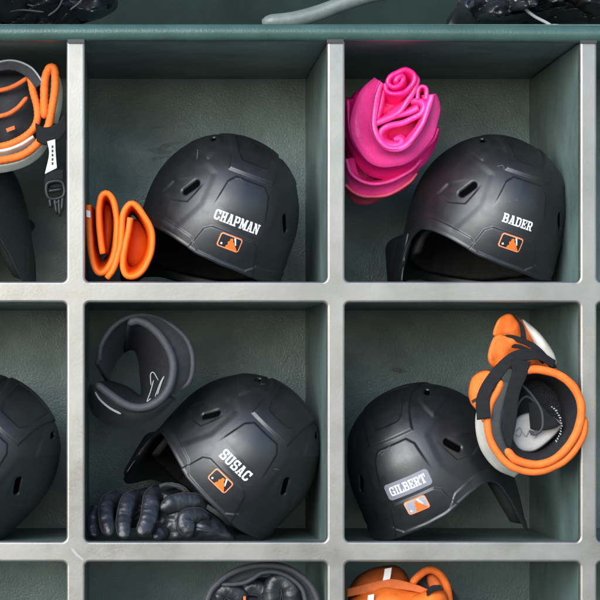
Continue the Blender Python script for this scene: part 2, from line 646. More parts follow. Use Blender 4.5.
def helmet_shell(flap):
    N, Mr = 520, 300
    az, hrim, p, n = shell_grid(N, Mr, flap)
    x, y, z = p[..., 0] * 1e3, p[..., 1] * 1e3, p[..., 2] * 1e3
    u = x
    w = (p @ np.array(VUP)) * 1e3 - W0 * 1e3
    rear = smooth(10, -25, y)
    h = np.zeros(u.shape)

    def up(poly, amt, soft, r=0.0, mask=None, mirror=False):
        nonlocal h
        for sgn in ((1, -1) if mirror else (1,)):
            sd = poly_sd(u * sgn, w, poly) - r
            h += amt * smooth(soft, -soft, sd) * (rear if mask is None else mask)
    # rear plate, name plate tab, crown panel and its ridges
    up([(-20, 54), (20, 54), (28, 45), (36, 10), (46, -20), (70, -75), (-70, -75), (-46, -20), (-36, 10), (-28, 45)], 2.3, 1.7, 1.0, mask=rear * smooth(2, 34, w))
    up([(-29, -18), (29, -18), (37, -24), (52, -80), (-52, -80), (-37, -24)], 1.9, 1.6, 0.8)
    top = smooth(60, 75, w) * smooth(70, 20, y)
    # crown band: limits in x, running over the top to the front
    hw = np.interp(y, [-128, -90, -40, 40, 110], [30, 33, 40, 44, 40])
    band_sd = np.maximum(np.abs(x) - hw, (62 - w))
    h += 2.6 * smooth(1.8, -1.8, band_sd) * smooth(115, 85, y)
    # recess in the crown band
    rec = np.maximum(np.abs(x) - (21 + np.clip((w - 78) * 0.25, 0, 8)), np.maximum(78 - w, y + 32))
    rec = np.where((np.abs(x) > 14) & (w < 85), np.hypot(np.maximum(np.abs(x) - 14, 0), np.maximum(85 - w, 0)) - 7, rec)
    h -= 2.4 * smooth(1.5, -1.5, rec) * smooth(20, 40, z)
    # big flank facets around the vents
    up([(50, 48), (84, 66), (120, 40), (120, -20), (72, -34), (54, 6)], -1.3, 5.0, 3, mirror=True)
    up([(46, 92), (60, 66), (92, 86), (110, 130), (50, 130)], 1.6, 2.2, 1.5, mirror=True)
    # angular crease under each vent
    up([(58, 33), (64, 40), (90, 20), (96, 3), (86, -3), (70, 2)], -1.7, 1.2, 1.0, mask=rear * smooth(36, 16, w), mirror=True)
    # raised band along the lower edge
    bandh = np.interp(np.abs(np.degrees(np.broadcast_to(az, z.shape))), [0, 22, 30, 55, 70, 110, 180], [3.2, 3.2, 14, 15, 16, 14, 8])
    h += 1.5 * smooth(1.3, -1.3, hrim * 1e3 - bandh)
    h += 0.9 * smooth(0.9, -0.9, hrim * 1e3 - 3.0)
    # ear flap ridges and slots
    azd = np.degrees(np.broadcast_to(az, z.shape)) * flap
    for c0, w0, zl, zh, am in ((99, 2.6, -112, -70, -2.0), (112, 2.6, -116, -70, -2.0)):
        sd = np.maximum(np.abs(azd - c0 - (z + 80) * 0.12) * 1.9 - w0, np.maximum(zl - z, z - zh))
        h += am * smooth(1.5, -1.5, sd)
    # vents: a pair on the rear flanks, a pair beside the crown band
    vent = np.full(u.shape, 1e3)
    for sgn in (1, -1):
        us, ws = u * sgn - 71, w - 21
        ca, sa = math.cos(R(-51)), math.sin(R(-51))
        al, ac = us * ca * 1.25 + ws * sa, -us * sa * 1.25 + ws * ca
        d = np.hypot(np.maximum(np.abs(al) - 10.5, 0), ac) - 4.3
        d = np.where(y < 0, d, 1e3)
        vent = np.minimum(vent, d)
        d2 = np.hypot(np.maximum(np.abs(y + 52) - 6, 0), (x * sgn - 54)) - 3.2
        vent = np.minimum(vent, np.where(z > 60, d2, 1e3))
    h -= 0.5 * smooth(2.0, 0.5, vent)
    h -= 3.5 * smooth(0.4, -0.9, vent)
    p = p + n * (h * 1e-3)[..., None]
    verts = [tuple(q) for q in p.reshape(-1, 3)]
    faces = []
    vm = []
    for i in range(Mr - 1):
        for j in range(N):
            k = (j + 1) % N
            vm.append(vent[i, j] + vent[i, k] + vent[i + 1, j] + vent[i + 1, k] < -0.8)
            faces.append((i * N + j, i * N + k, (i + 1) * N + k, (i + 1) * N + j))
    faces.append(tuple((Mr - 1) * N + j for j in range(N)))
    # rolled lower edge and the inner wall
    inner = p[0] - n[0] * 0.0045
    base = len(verts)
    verts += [tuple(q) for q in (p[0] - n[0] * 0.0012 - np.array([0, 0, 0.0012]))]
    verts += [tuple(q) for q in (p[0] - n[0] * 0.0036 - np.array([0, 0, 0.0012]))]
    verts += [tuple(q) for q in inner]
    rowi = base + 3 * N
    _, _, pin, nin = shell_grid(N, 24, flap, off=-0.006)
    pin = pin[1:]
    verts += [tuple(q) for q in pin.reshape(-1, 3)]
    rows = [list(range(N)), list(range(base, base + N)), list(range(base + N, base + 2 * N)), list(range(base + 2 * N, base + 3 * N))]
    rows += [list(range(rowi + i * N, rowi + (i + 1) * N)) for i in range(3)]
    for r0, r1 in zip(rows[:-1], rows[1:]):
        for j in range(N):
            k = (j + 1) % N
            faces.append((r0[k], r0[j], r1[j], r1[k]))
    me = bpy.data.meshes.new('shell')
    me.from_pydata(verts, [], faces)
    # loose inner rows that were not used
    bm = bmesh.new()
    bm.from_mesh(me)
    bmesh.ops.delete(bm, geom=[v for v in bm.verts if not v.link_faces], context='VERTS')
    bmesh.ops.recalc_face_normals(bm, faces=bm.faces)
    bm.to_mesh(me)
    bvh = BVHTree.FromBMesh(bm)
    bm.free()
    me.polygons.foreach_set('use_smooth', [True] * len(me.polygons))
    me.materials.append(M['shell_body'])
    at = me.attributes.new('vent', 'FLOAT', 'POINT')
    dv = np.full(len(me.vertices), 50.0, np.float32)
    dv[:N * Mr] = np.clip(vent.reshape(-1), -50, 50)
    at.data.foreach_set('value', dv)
    return me, bvh


def helmet_lining(flap):
    N, Mr = 160, 48
    az, hr, p, n = shell_grid(N, Mr, flap, off=-0.0190 if flap < 0 else -0.0165, rim_up=0.0035 if flap < 0 else 0.008, low=-0.080 if flap < 0 else -0.121)
    if flap > 0:      # thick pad only inside the ear flap, a gap behind the vents
        p = p - n * (0.006 * smooth(-0.055, -0.035, p[..., 2]))[..., None]
    # pads: shallow grooves between cushions
    A = np.degrees(np.broadcast_to(az, hr.shape))
    groove = np.minimum(np.abs((A % 45) - 22.5), 6) / 6
    p = p - n * (0.004 * groove)[..., None]
    outer = shell_grid(N, Mr, flap, off=-0.0140 if flap < 0 else -0.0050, rim_up=0.0035 if flap < 0 else 0.008, low=-0.080 if flap < 0 else -0.121)[2]
    if flap > 0:
        outer = outer - n * (0.008 * smooth(-0.055, -0.035, outer[..., 2]))[..., None]
    verts = [tuple(q) for q in p.reshape(-1, 3)] + [tuple(q) for q in outer.reshape(-1, 3)]
    faces = []
    for i in range(Mr - 1):
        for j in range(N):
            k = (j + 1) % N
            faces.append((i * N + j, (i + 1) * N + j, (i + 1) * N + k, i * N + k))
            o = Mr * N
            faces.append((o + i * N + j, o + i * N + k, o + (i + 1) * N + k, o + (i + 1) * N + j))
    for j in range(N):
        k = (j + 1) % N
        faces.append((j, k, Mr * N + k, Mr * N + j))
    faces.append(tuple((Mr - 1) * N + j for j in range(N))[::-1])
    faces.append(tuple(Mr * N + (Mr - 1) * N + j for j in range(N)))
    me = bpy.data.meshes.new('lining')
    me.from_pydata(verts, [], faces)
    me.polygons.foreach_set('use_smooth', [True] * len(me.polygons))
    me.materials.append(M['foam'])
    return me


def helmet_brim(z0, fr_):
    n, m = 48, 10
    verts, faces = [], []
    for lay in (0, 1):
        for i in range(n + 1):
            a = R(-52 + 104 * i / n)
            e = math.cos(a / R(52) * math.pi / 2) ** 0.6 if 0 < i < n else 0
            for k in range(m + 1):
                t = k / m
                r = t * 0.046 * e
                x = (HA * fr_) * math.sin(a) * (1 + 0.25 * r)
                y = HB * fr_ * math.cos(a) + r
                z = z0 - 0.010 * (1 - math.cos(a)) - 0.04 * r - 0.006 * (1 - math.cos(a)) * t + (-0.0035 if lay else 0)
                verts.append((x, y, z))
    q = m + 1
    o = (n + 1) * q
    for i in range(n):
        for k in range(m):
            a, b, c, d = i * q + k, (i + 1) * q + k, (i + 1) * q + k + 1, i * q + k + 1
            faces.append((a, b, c, d))
            faces.append((o + a, o + d, o + c, o + b))
        faces.append((i * q + m, (i + 1) * q + m, o + (i + 1) * q + m, o + i * q + m))
        faces.append((i * q, o + i * q, o + (i + 1) * q, (i + 1) * q))
    me = bpy.data.meshes.new('brim')
    me.from_pydata(verts, [], faces)
    me.polygons.foreach_set('use_smooth', [True] * len(me.polygons))
    me.materials.append(M['shell'])
    return me




def jaw_guard(flap):
    n, m = 40, 22
    verts, faces = [], []
    for lay in (0, 1):
        for i in range(n + 1):
            u = i / n
            ad = 90 + 58 * u
            a = R(ad) * flap
            zt = -0.050 - 0.016 * smooth(0, 1, u)
            zb = -0.118 + 0.030 * u ** 2.2 - 0.006 * math.sin(math.pi * u)
            for k in range(m + 1):
                t = k / m
                z = zt + (zb - zt) * t
                kk = 8.3 + 6 * math.cos(a) ** 2
                f = 1 - kk * z * z
                out = 0.003 + 0.038 * smooth(0, 1, u * 1.1) * (1 - 0.35 * t) - lay * 0.0045
                e = min(u, 1 - u, t * .6, (1 - t) * .6)
                out -= 0.002 * (1 - min(1, e / 0.05)) * (1 if not lay else -0.4)
                rid = abs((u * 1.9 - t * 0.5) % 0.62 - 0.31)
                if not lay:
                    out -= 0.0022 * float(smooth(0.05, 0.015, rid)) * float(smooth(0.12, 0.2, t) * smooth(0.9, 0.8, t))
                verts.append(((HA * f + out) * math.sin(a), -(HB * f + out * 0.3) * math.cos(a), z))
    q = m + 1
    o = (n + 1) * q
    for i in range(n):
        for k in range(m):
            a, b, c, d = i * q + k, (i + 1) * q + k, (i + 1) * q + k + 1, i * q + k + 1
            faces += [(a, b, c, d), (o + a, o + d, o + c, o + b)]
        for k in (0, m):
            faces.append((i * q + k, (i + 1) * q + k, o + (i + 1) * q + k, o + i * q + k))
    for k in range(m):
        for i in (0, n):
            faces.append((i * q + k, i * q + k + 1, o + i * q + k + 1, o + i * q + k))
    me = bpy.data.meshes.new('jaw_guard')
    me.from_pydata([tuple(map(float, v)) for v in verts], [], faces)
    bm = bmesh.new()
    bm.from_mesh(me)
    bmesh.ops.recalc_face_normals(bm, faces=bm.faces)
    bm.to_mesh(me)
    bm.free()
    me.polygons.foreach_set('use_smooth', [True] * len(me.polygons))
    me.materials.append(M['shell'])
    return me


JAW = {-1: jaw_guard(-1), 1: jaw_guard(1)}
HEL = {}
for fl in (-1, 1):
    sh, bvh = helmet_shell(fl)
    HEL[fl] = (sh, helmet_lining(fl), bvh)
BRIM = {-1: helmet_brim(-0.064, 0.93), 1: helmet_brim(-0.016, 0.985)}

# ---- lettering: slab letters drawn on a fine grid, then laid on the shell


class Bitmap:
    def __init__(self, w, h, res):
        self.res = res
        self.w, self.h = w, h
        nx, ny = int(round(w / res)), int(round(h / res))
        self.x, self.y = np.meshgrid((np.arange(nx) + .5) * res, (np.arange(ny) + .5) * res)
        self.m = np.zeros((ny, nx), bool)


def r_rect(x, y, x0, y0, x1, y1, r=0.0):
    cx, cy = np.clip(x, x0 + r, x1 - r), np.clip(y, y0 + r, y1 - r)
    if r == 0:
        return (x >= x0) & (x <= x1) & (y >= y0) & (y <= y1)
    return np.hypot(x - cx, y - cy) <= r


def r_poly(x, y, pts):
    return poly_sd(x, y, pts) < 0


def glyph(ch, x, y):
    """block slab letter in a box 0..0.86 wide, 0..1 high"""
    q = lambda a, b, c, d, r=0.0: r_rect(x, y, a, b, c, d, r)
    sT = 0.13
    stem = lambda a, b: q(a, 0, b, 1)
    ser = lambda a, b, top=True, bot=True: (q(a, 1 - sT, b, 1) if top else False) | (q(a, 0, b, sT) if bot else False)
    ring = lambda a, b, c, d, t, r, ri: q(a, b, c, d, r) & ~q(a + t, b + t * .72, c - t, d - t * .72, ri)
    if ch == 'H':
        return stem(.09, .31) | stem(.55, .77) | q(.2, .42, .66, .58) | ser(0, .39) | ser(.47, .86)
    if ch == 'I':
        return stem(.14, .37) | ser(.02, .49)
    if ch == 'L':
        return stem(.09, .32) | ser(0, .44) | q(.1, 0, .78, .15) | q(.64, 0, .78, .36)
    if ch == 'T':
        return stem(.31, .54) | q(.0, .85, .85, 1) | q(0, .62, .14, 1) | q(.71, .62, .85, 1) | q(.2, 0, .65, sT)
    if ch == 'E':
        return stem(.09, .32) | q(0, 0, .78, .14) | q(0, .86, .78, 1) | q(.2, .43, .56, .57) | q(.64, 0, .78, .33) | q(.64, .67, .78, 1) | q(.47, .33, .58, .67)
    if ch == 'P':
        return stem(.09, .31) | ser(0, .42, True, True) | (q(.12, .38, .82, 1, .22) & ~q(.31, .52, .60, .86, .1))
    if ch == 'R':
        return stem(.09, .31) | ser(0, .42) | (q(.12, .40, .80, 1, .22) & ~q(.31, .54, .58, .86, .1)) | r_poly(x, y, [(.42, .46), (.64, .46), (.82, .0), (.56, .0)]) | q(.56, 0, .9, sT)
    if ch == 'B':
        return stem(.09, .31) | ser(0, .4) | (q(.12, .46, .78, 1, .2) & ~q(.31, .59, .57, .87, .1)) | (q(.12, 0, .83, .56, .2) & ~q(.31, .13, .61, .43, .1))
    if ch == 'D':
        return stem(.09, .31) | ser(0, .4) | (q(.02, 0, .84, 1, .28) & ~q(.31, .14, .62, .86, .14) & (x > .1))
    if ch == 'U':
        return (q(.08, 0, .78, 1.4, .26) & ~q(.30, .14, .56, 1.4, .12) & (y <= 1)) | ser(0, .39, True, False) | ser(.47, .86, True, False)
    if ch == 'C':
        return (ring(.02, 0, .80, 1, .22, .28, .14) & ~(q(.5, .36, .9, .64))) | q(.66, .62, .80, 1) | q(.68, .18, .8, .36)
    if ch == 'G':
        return (ring(.02, 0, .82, 1, .22, .28, .14) & ~(q(.5, .40, .9, .66))) | q(.66, .64, .80, 1) | q(.46, .38, .86, .51) | q(.60, 0, .82, .5)
    if ch == 'S':
        a = ring(.04, .42, .78, 1, .21, .22, .1) & ~(q(.5, .3, .9, .66) & (x > .5))
        b = ring(.04, 0, .80, .58, .21, .22, .1) & ~(q(0, .34, .3, .7))
        a = a & ~q(.56, .42, .9, .62)
        b = b & ~q(.0, .36, .26, .6)
        return a | b | q(.64, .66, .77, 1) | q(.05, 0, .18, .34)
    if ch == 'A':
        o = r_poly(x, y, [(.08, 0), (.31, 1), (.57, 1), (.80, 0), (.56, 0), (.42, .72), (.26, 0)])
        return o | q(.22, .24, .62, .37) | q(0, 0, .37, sT) | q(.48, 0, .9, sT) | q(.22, .87, .57, 1)
    if ch == 'M':
        o = q(.08, 0, .26, 1) | q(.72, 0, .94, 1) | r_poly(x, y, [(.08, 1), (.32, 1), (.51, .45), (.70, 1), (.94, 1), (.58, .1), (.44, .1)])
        return o | ser(0, .36, False, True) | ser(.62, 1.02, False, True) | ser(0, .3, True, False) | ser(.74, 1.02, True, False)
    if ch == 'N':
        o = q(.08, 0, .26, 1) | q(.64, 0, .82, 1) | r_poly(x, y, [(.08, 1), (.34, 1), (.82, 0), (.58, 0)])
        return o | ser(0, .35, False, True) | ser(.54, .92, True, False) | ser(0, .28, True, False)
    raise ValueError(ch)


ADV = {'I': .55, 'M': 1.06, 'N': .95, 'L': .84, 'A': .92, 'R': .92, 'C': .88, 'E': .86, 'S': .86}


def word_bitmap(word, width, height, res=0.00025, grow=0.0):
    adv = [ADV.get(c, .92) for c in word]
    tot = sum(adv) - .04
    sx = width / tot
    pad = 0.0012
    bm_ = Bitmap(width + 2 * pad, height + 2 * pad, res)
    ox = 0
    m = bm_.m
    for c, a in zip(word, adv):
        for dx, dy in ((0, 0),) if not grow else ((0, 0), (grow, 0), (-grow, 0), (0, grow), (0, -grow)):
            gx = (bm_.x - pad - dx) / sx - ox
            gy = (bm_.y - pad - dy) / height
            mask = (gx > -.1) & (gx < 1.1) & (gy >= -.01) & (gy <= 1.01)
            m |= glyph(c, gx, gy) & mask
        ox += a
    return bm_


def lay(name, bmp, centre, flap, lift, m, root, rot=0.0):
    """bitmap -> thin film of quads lying on the shell; centre = (u, w) in metres on the rear view plane"""
    bvh = HEL[flap][2]
    cache = {}
    verts, faces = [], []

    def vid(u, v):
        key = (u, v)
        if key not in cache:
            xx, yy = u * bmp.res - bmp.w / 2, v * bmp.res - bmp.h / 2
            a = centre[0] + xx * math.cos(rot) - yy * math.sin(rot)
            b = centre[1] + xx * math.sin(rot) + yy * math.cos(rot)
            o = Vector((a, 0, 0)) + VUP * (b + W0) + VDIR * 0.4
            hit, nn, _, _ = bvh.ray_cast(o, -VDIR)
            if hit is None:
                hit, nn = o - VDIR * 0.3, VDIR
            if nn.dot(VDIR) < 0:
                nn = -nn
            cache[key] = len(verts)
            verts.append(hit + nn * lift)
        return cache[key]
    step = 8
    for j in range(bmp.m.shape[0]):
        row = bmp.m[j]
        i = 0
        while i < len(row):
            if row[i]:
                e = i
                while e < len(row) and row[e] and (e == i or e % step):
                    e += 1
                faces.append((vid(i, j), vid(e, j), vid(e, j + 1), vid(i, j + 1)))
                i = e
            else:
                i += 1
    me = bpy.data.meshes.new(name)
    me.from_pydata(verts, [], faces)
    me.materials.append(m)
    o = bpy.data.objects.new(name, me)
    COL.objects.link(o)
    o.parent = root
    return o


def plate_bitmap(w, h, r, res=0.0004):
    b = Bitmap(w, h, res)
    b.m = r_rect(b.x, b.y, 0, 0, w, h, r)
    return b


def emblem(root, flap, field, figure, lift0=0.0005, border='orange', inner='peach'):
    w, h, res = 0.0315, 0.0195, 0.0002
    base = lay('emblem', plate_bitmap(w, h, 0.0036, res), (0, -0.0287), flap, lift0, M[border], root)
    for nm, ins, r, mm, li in (('emblem_line', 0.0008, 0.0031, inner, 0.0003), ('emblem_field', 0.0017, 0.0024, field, 0.0006)):
        b = Bitmap(w, h, res)
        b.m = r_rect(b.x, b.y, ins, ins, w - ins, h - ins, r)
        lay(nm, b, (0, -0.0287), flap, lift0 + li, M[mm], base)
    b = Bitmap(w, h, res)
    gx, gy = (b.x - .0017) / (w - .0034), (b.y - .0017) / (h - .0034)
    fig = r_poly(gx, gy, [(.36, .01), (.38, .2), (.45, .34), (.40, .44), (.41, .56), (.47, .62), (.455, .74), (.48, .84), (.54, .88),
                          (.60, .85), (.625, .74), (.62, .66), (.70, .58), (.77, .42), (.86, .26), (.94, .08), (.95, .01)])
    b.m = fig & (gx > 0) & (gx < 1) & (gy > 0)
    lay('emblem_figure', b, (0, -0.0287), flap, lift0 + 0.0009, M[figure], base)
    b = Bitmap(w, h, res)
    b.m = (np.hypot((gx - .14) * 1.7, gy - .22) < .085) | r_poly(gx, gy, [(.61, .98), (.70, .98), (.83, .46), (.79, .40)])
    lay('emblem_ball', b, (0, -0.0287), flap, lift0 + 0.0009, M['white' if figure != 'white' else 'peach'], base)


def scuff(root, flap, strokes, width, m):
    for st_ in strokes:
        pts = np.array(st_, float) * 1e-3
        lo, hi = pts.min(0) - 0.002, pts.max(0) + 0.002
        b = Bitmap(hi[0] - lo[0], hi[1] - lo[1], 0.00025)
        d = np.full(b.x.shape, 1.0)
        for p0, p1 in zip(pts[:-1], pts[1:]):
            e = p1 - p0
            gx, gy = b.x + lo[0] - p0[0], b.y + lo[1] - p0[1]
            tt = np.clip((gx * e[0] + gy * e[1]) / (e @ e + 1e-12), 0, 1)
            d = np.minimum(d, np.hypot(gx - tt * e[0], gy - tt * e[1]))
        jag = 0.5 + 0.7 * np.abs(np.sin(b.x * 2100 + b.y * 900) * np.sin(b.y * 3100 - b.x * 700))
        b.m = d < width * jag
        lay('scuff', b, tuple((lo + hi) / 2), flap, 0.0003, M[m], root)


def helmet(label, roll, pitch, yaw, cx, cy, sc, flap, word=None, wsize=(0.066, 0.0145), plate=None, psize=None, field='black', figure='orange', y=0.17, inner='peach', pmat='clear', jaw=True):
    mr = Matrix.Rotation(R(roll), 4, 'Y') @ Matrix.Rotation(R(pitch), 4, 'X') @ Matrix.Rotation(R(yaw), 4, 'Z')
    t = empty('batting_helmet', (0, 0, 0), label, 'helmet', 'black batting helmets in the cubbies')
    t.matrix_world = Matrix.Translation(P(cx, cy, y)) @ mr @ Matrix.Scale(sc, 4)
    sh, li, _ = HEL[flap]
    for nm, me in (('shell', sh), ('lining', li), ('brim', BRIM[flap])) + ((('jaw_guard', JAW[flap]),) if jaw else ()):
        o = bpy.data.objects.new(nm, me)
        COL.objects.link(o)
        o.parent = t
    if word:
        if psize:
            lay('name_sticker', plate_bitmap(psize[0], psize[1], 0.005), (0, 0), flap, 0.0003, M[pmat], t)
        lay('name_lettering', word_bitmap(word, *wsize), (0, 0.0), flap, 0.0008, M['white'], t)
    emblem(t, flap, field, figure, inner=inner)
    return t


h1 = helmet('black batting helmet beside the folded orange sleeve, white name lettered across its back',
       19.1, -6.3, 9.5, 219.7, 221.4, 0.996, -1, 'CHAPMAN', (0.0635, 0.0138), psize=(0.077, 0.0225))
h2 = helmet('black batting helmet tilted over black gloves, below the black elbow guard, scuffed crown',
       44.0, -4, -0.5, 236, 458.5, 1.005, -1, 'SUSAC', (0.0495, 0.0145), psize=(0.067, 0.0235))
h3 = helmet('black batting helmet beside the rolled pink leather, its ear flap at lower left',
       16.5, -6.8, 11.2, 486.6, 222.0, 0.989, -1, 'BADER', (0.0430, 0.0122))
h4 = helmet('black batting helmet with pale grey name sticker, under the orange and black elbow guard',
       -21.7, -8.0, -20.9, 427.8, 469.6, 1.0, 1, 'GILBERT', (0.0525, 0.0122), psize=(0.064, 0.0225), pmat='greyplate', jaw=False, field='paleplate', figure='orange', inner='peach')
helmet('black batting helmet cut off by the left photo edge, right half seen, no name visible',
       44.0, -4, -0.5, -24, 458.0, 1.005, -1)
helmet('black batting helmet under the orange trimmed guard with the buckle, only its ear flap seen',
       -14, -8.0, -26, -54, 218, 1.0, 1, jaw=False)

scuff(h1, -1, [[(-72, 70), (-71, 58)], [(-20, 52), (-15, 55), (-12, 53)]], 0.0003, 'scuffmark')
scuff(h2, -1, [[(-68, 74), (-58, 82), (-54, 92)], [(-62, 77), (-50, 80)], [(-58, 88), (-52, 84), (-48, 90)]], 0.0012, 'black')
scuff(h2, -1, [[(-38, 16), (-34, 12), (-30, 14)], [(-48, 92), (-44, 95)], [(40, 30), (46, 33)]], 0.0003, 'scuffmark')
scuff(h3, -1, [[(-42, 62), (-36, 66), (-33, 61)], [(-20, 22), (-18, 23)], [(-12, 27), (-10, 27.5)]], 0.00035, 'scuffmark')
scuff(h4, 1, [[(-22, 51), (-16, 54), (-8, 53), (-2, 56)], [(-18, 49), (-12, 51)]], 0.0003, 'scuffmark')

# ------------------------------------------------------------------ folded orange sleeve
t = empty('folded_sleeve', P(120, 281, 0.08), 'bright orange elastic sleeve folded into two loops, standing left of a helmet', 'sleeve')


def shrink(pts, k, c, sh=(0, 0)):
    return [(c[0] + (a - c[0]) * k + sh[0], c[1] + (b - c[1]) * k + sh[1]) for a, b in pts]


A = c1([(28, 300), (33, 400), (40, 480), (58, 533), (85, 537), (112, 500), (126, 440), (130, 350), (118, 285), (95, 258), (72, 275), (66, 340), (72, 420), (80, 472)])
B = c1([(95, 558), (120, 520), (142, 440), (150, 350), (165, 305), (190, 295), (222, 330), (252, 390), (255, 450), (235, 510), (200, 548), (165, 550), (150, 510), (160, 440), (170, 390), (178, 345)])
band('fold', P3(A, 0.035), P3(shrink(A, 0.74, (103, 236), (2, -2)), 0.15), 0.0078, M['osleeve'], t, n=90, wob=0.0008, wob_s=60)
band('fold', P3(B, 0.030), P3(shrink(B, 0.70, (134, 246), (0, -4)), 0.15), 0.0078, M['osleeve'], t, n=90, wob=0.0008, wob_s=60)
tg = c1([(22, 318), (36, 322), (37, 345), (23, 342)])
flake('tag', tg, 0.028, M['white'], t, 0.001)
pillow('inner_fold', c1([(170, 380), (200, 350), (235, 400), (238, 460), (205, 520), (165, 500)]), 0.10, 0.012, M['osleeve'], t, n=40, rings=8)
pillow('inner_fold', c1([(85, 300), (110, 310), (112, 400), (98, 480), (84, 440)]), 0.10, 0.010, M['osleeve'], t, n=40, rings=8)

# ------------------------------------------------------------------ rolled pink leather
t = empty('rolled_pad', P(385, 205, 0.12), 'hot pink leather pad rolled up tight, in the upper right cubby against the left side', 'pad')
c5 = crop(340, 60, 5.4545)
c4 = crop(340, 150, 4.286)


def flare(pts, k, c, sh):
    return shrink(pts, k, c, sh)


CC = (393, 112)
L1 = c5([(222, 118), (204, 170), (186, 260), (184, 350), (205, 425), (255, 472), (320, 474), (385, 438), (435, 370), (475, 280), (498, 225), (508, 188)])
L1b = c5([(206, 108), (118, 200), (78, 330), (92, 450), (150, 530), (235, 565), (330, 560), (420, 510), (485, 430), (528, 320), (526, 235), (513, 184)])
band('outer_wrap', P3(L1, 0.055), P3(L1b, 0.082), 0.0090, M['pinklit'], t, n=110, wob=0.0045, wob_s=30, bulge=0.013)
st = [a.lerp(b, 0.16) + Vector((0, -0.0095, 0.0)) for a, b in zip(catmull(P3(L1, 0.055), 140), catmull(P3(L1b, 0.082), 140))]
L2 = c5([(50, 215), (52, 340), (84, 470), (150, 545), (240, 580), (345, 568), (430, 520), (500, 440), (535, 370)])
L2b = c5([(46, 205), (30, 360), (70, 510), (140, 605), (240, 645), (350, 630), (450, 560), (520, 450), (538, 366)])
band('outer_wrap', P3(L2, 0.090), P3(L2b, 0.120), 0.0050, M['pink'], t, n=80, wob=0.003, wob_s=30, bulge=0.012)
L3 = c4([(24, 40), (50, 102), (112, 140), (200, 140), (290, 98), (350, 40)])
L3b = c4([(20, 60), (60, 172), (110, 196), (190, 190), (292, 136), (354, 40)])
band('outer_wrap', P3(L3, 0.112), P3(L3b, 0.135), 0.0050, M['pinklit'], t, n=60, wob=0.003, wob_s=30, bulge=0.011)
L4 = c4([(22, 148), (60, 184), (112, 202), (190, 196), (290, 145), (330, 100)])
L4b = c4([(18, 150), (56, 214), (105, 230), (180, 205), (276, 160), (334, 98)])
band('outer_wrap', P3(L4, 0.132), P3(L4b, 0.17), 0.0045, M['salmon'], t, n=60, wob=0.002, wob_s=30, bulge=0.006, label='salmon pink edge of the lowest wrap')
pillow('core', c4([(18, -60), (26, 20), (120, 20), (300, 0), (370, 10), (300, 110), (200, 165), (110, 170), (40, 130)]), 0.155, 0.018, M['pink'], t, n=50, rings=8)
pillow('core', c5([(60, 230), (120, 150), (250, 120), (330, 60), (400, 90), (480, 200), (520, 300), (480, 440), (330, 470), (230, 465), (190, 380)]), 0.104, 0.018, M['pink'], t, n=50, rings=10)
# folds: front edge, depth, (scale, shift of the far edge in photo points), thickness
inner = [
    ([(385, 224), (430, 226), (456, 252), (438, 292), (365, 332), (285, 352), (234, 375), (214, 410), (232, 450), (280, 468), (325, 465), (343, 442), (322, 424), (296, 432)], 0.062, 0.72, (2, 2), 0.0074, 'pinklit'),
    ([(190, 352), (255, 325), (330, 302), (390, 282), (428, 264)], 0.060, 0.92, (2, -10), 0.0078, 'pinklit'),
    ([(248, 132), (252, 170), (290, 190), (352, 174), (398, 128), (400, 78), (356, 54), (310, 70), (276, 92), (262, 126), (292, 152), (330, 136), (350, 104), (338, 84), (312, 96), (300, 124)], 0.052, 0.80, (0, 14), 0.0068, 'pink'),
    ([(412, 88), (425, 110), (408, 150), (384, 205), (335, 275), (290, 300)], 0.058, 0.85, (-12, 4), 0.0072, 'pinklit'),
    ([(425, 215), (430, 165), (446, 146), (468, 160), (464, 215)], 0.058, 0.86, (-1, 6), 0.0056, 'pinklit'),
    ([(240, 160), (226, 215), (214, 270), (200, 322)], 0.062, 0.85, (7, 3), 0.0070, 'pink'),
]
for i, (pts, y, k_, sh_, th_, mm_) in enumerate(inner):
    q = c5(pts)
    cq = (sum(p_[0] for p_ in q) / len(q), sum(p_[1] for p_ in q) / len(q))
    band('inner_fold', P3(q, y), P3(shrink(q, k_, cq, sh_), y + 0.040), th_, M[mm_], t, n=110 if len(pts) > 8 else 50, wob=0.0026, wob_s=42, rows=8)
pillow('inner_fold', c5([(205, 180), (240, 160), (300, 190), (350, 190), (330, 250), (280, 300), (230, 330), (195, 330), (190, 260)]), 0.092, 0.016, M['pink'], t, n=50, rings=10, wob=0.006, wob_s=50)
pillow('inner_fold', c5([(300, 180), (390, 150), (410, 200), (390, 260), (330, 290), (270, 300)]), 0.094, 0.014, M['pinklit'], t, n=50, rings=10, wob=0.006, wob_s=50)
tube('stitching', st, 0.00055, M['pinkstitch'], t, n=160, sides=6)

# ------------------------------------------------------------------ black elbow guard
t = empty('elbow_guard', P(140, 425, 0.09), 'black padded elbow guard curled into an open ring, resting above a tilted helmet', 'elbow guard')
c6 = crop(80, 300, 4.617)
ring_ = c6([(222, 110), (265, 95), (325, 122), (388, 190), (428, 280), (424, 368), (390, 440), (330, 486), (265, 498), (200, 478), (130, 430), (72, 386)])
hole_ = c6([(205, 235), (232, 222), (262, 232), (278, 280), (286, 340), (290, 400), (284, 446), (262, 440), (235, 420), (200, 402), (160, 388), (128, 378)])
band('lining', P3(ring_, 0.050), P3(hole_, 0.150), 0.0060, M['meshfab'], t, n=80, wob=0.0008, wob_s=60)
flank = c6([(300, 82), (370, 92), (448, 140), (498, 205), (516, 285), (502, 368), (450, 415)])
flank_in = c6([(250, 100), (310, 112), (378, 175), (420, 250), (436, 320), (425, 380), (400, 430)])
band('flap', P3(flank_in, 0.060), P3(flank, 0.078), 0.0070, M['greyfab'], t, n=60, wob=0.0012, wob_s=40, bulge=0.004)
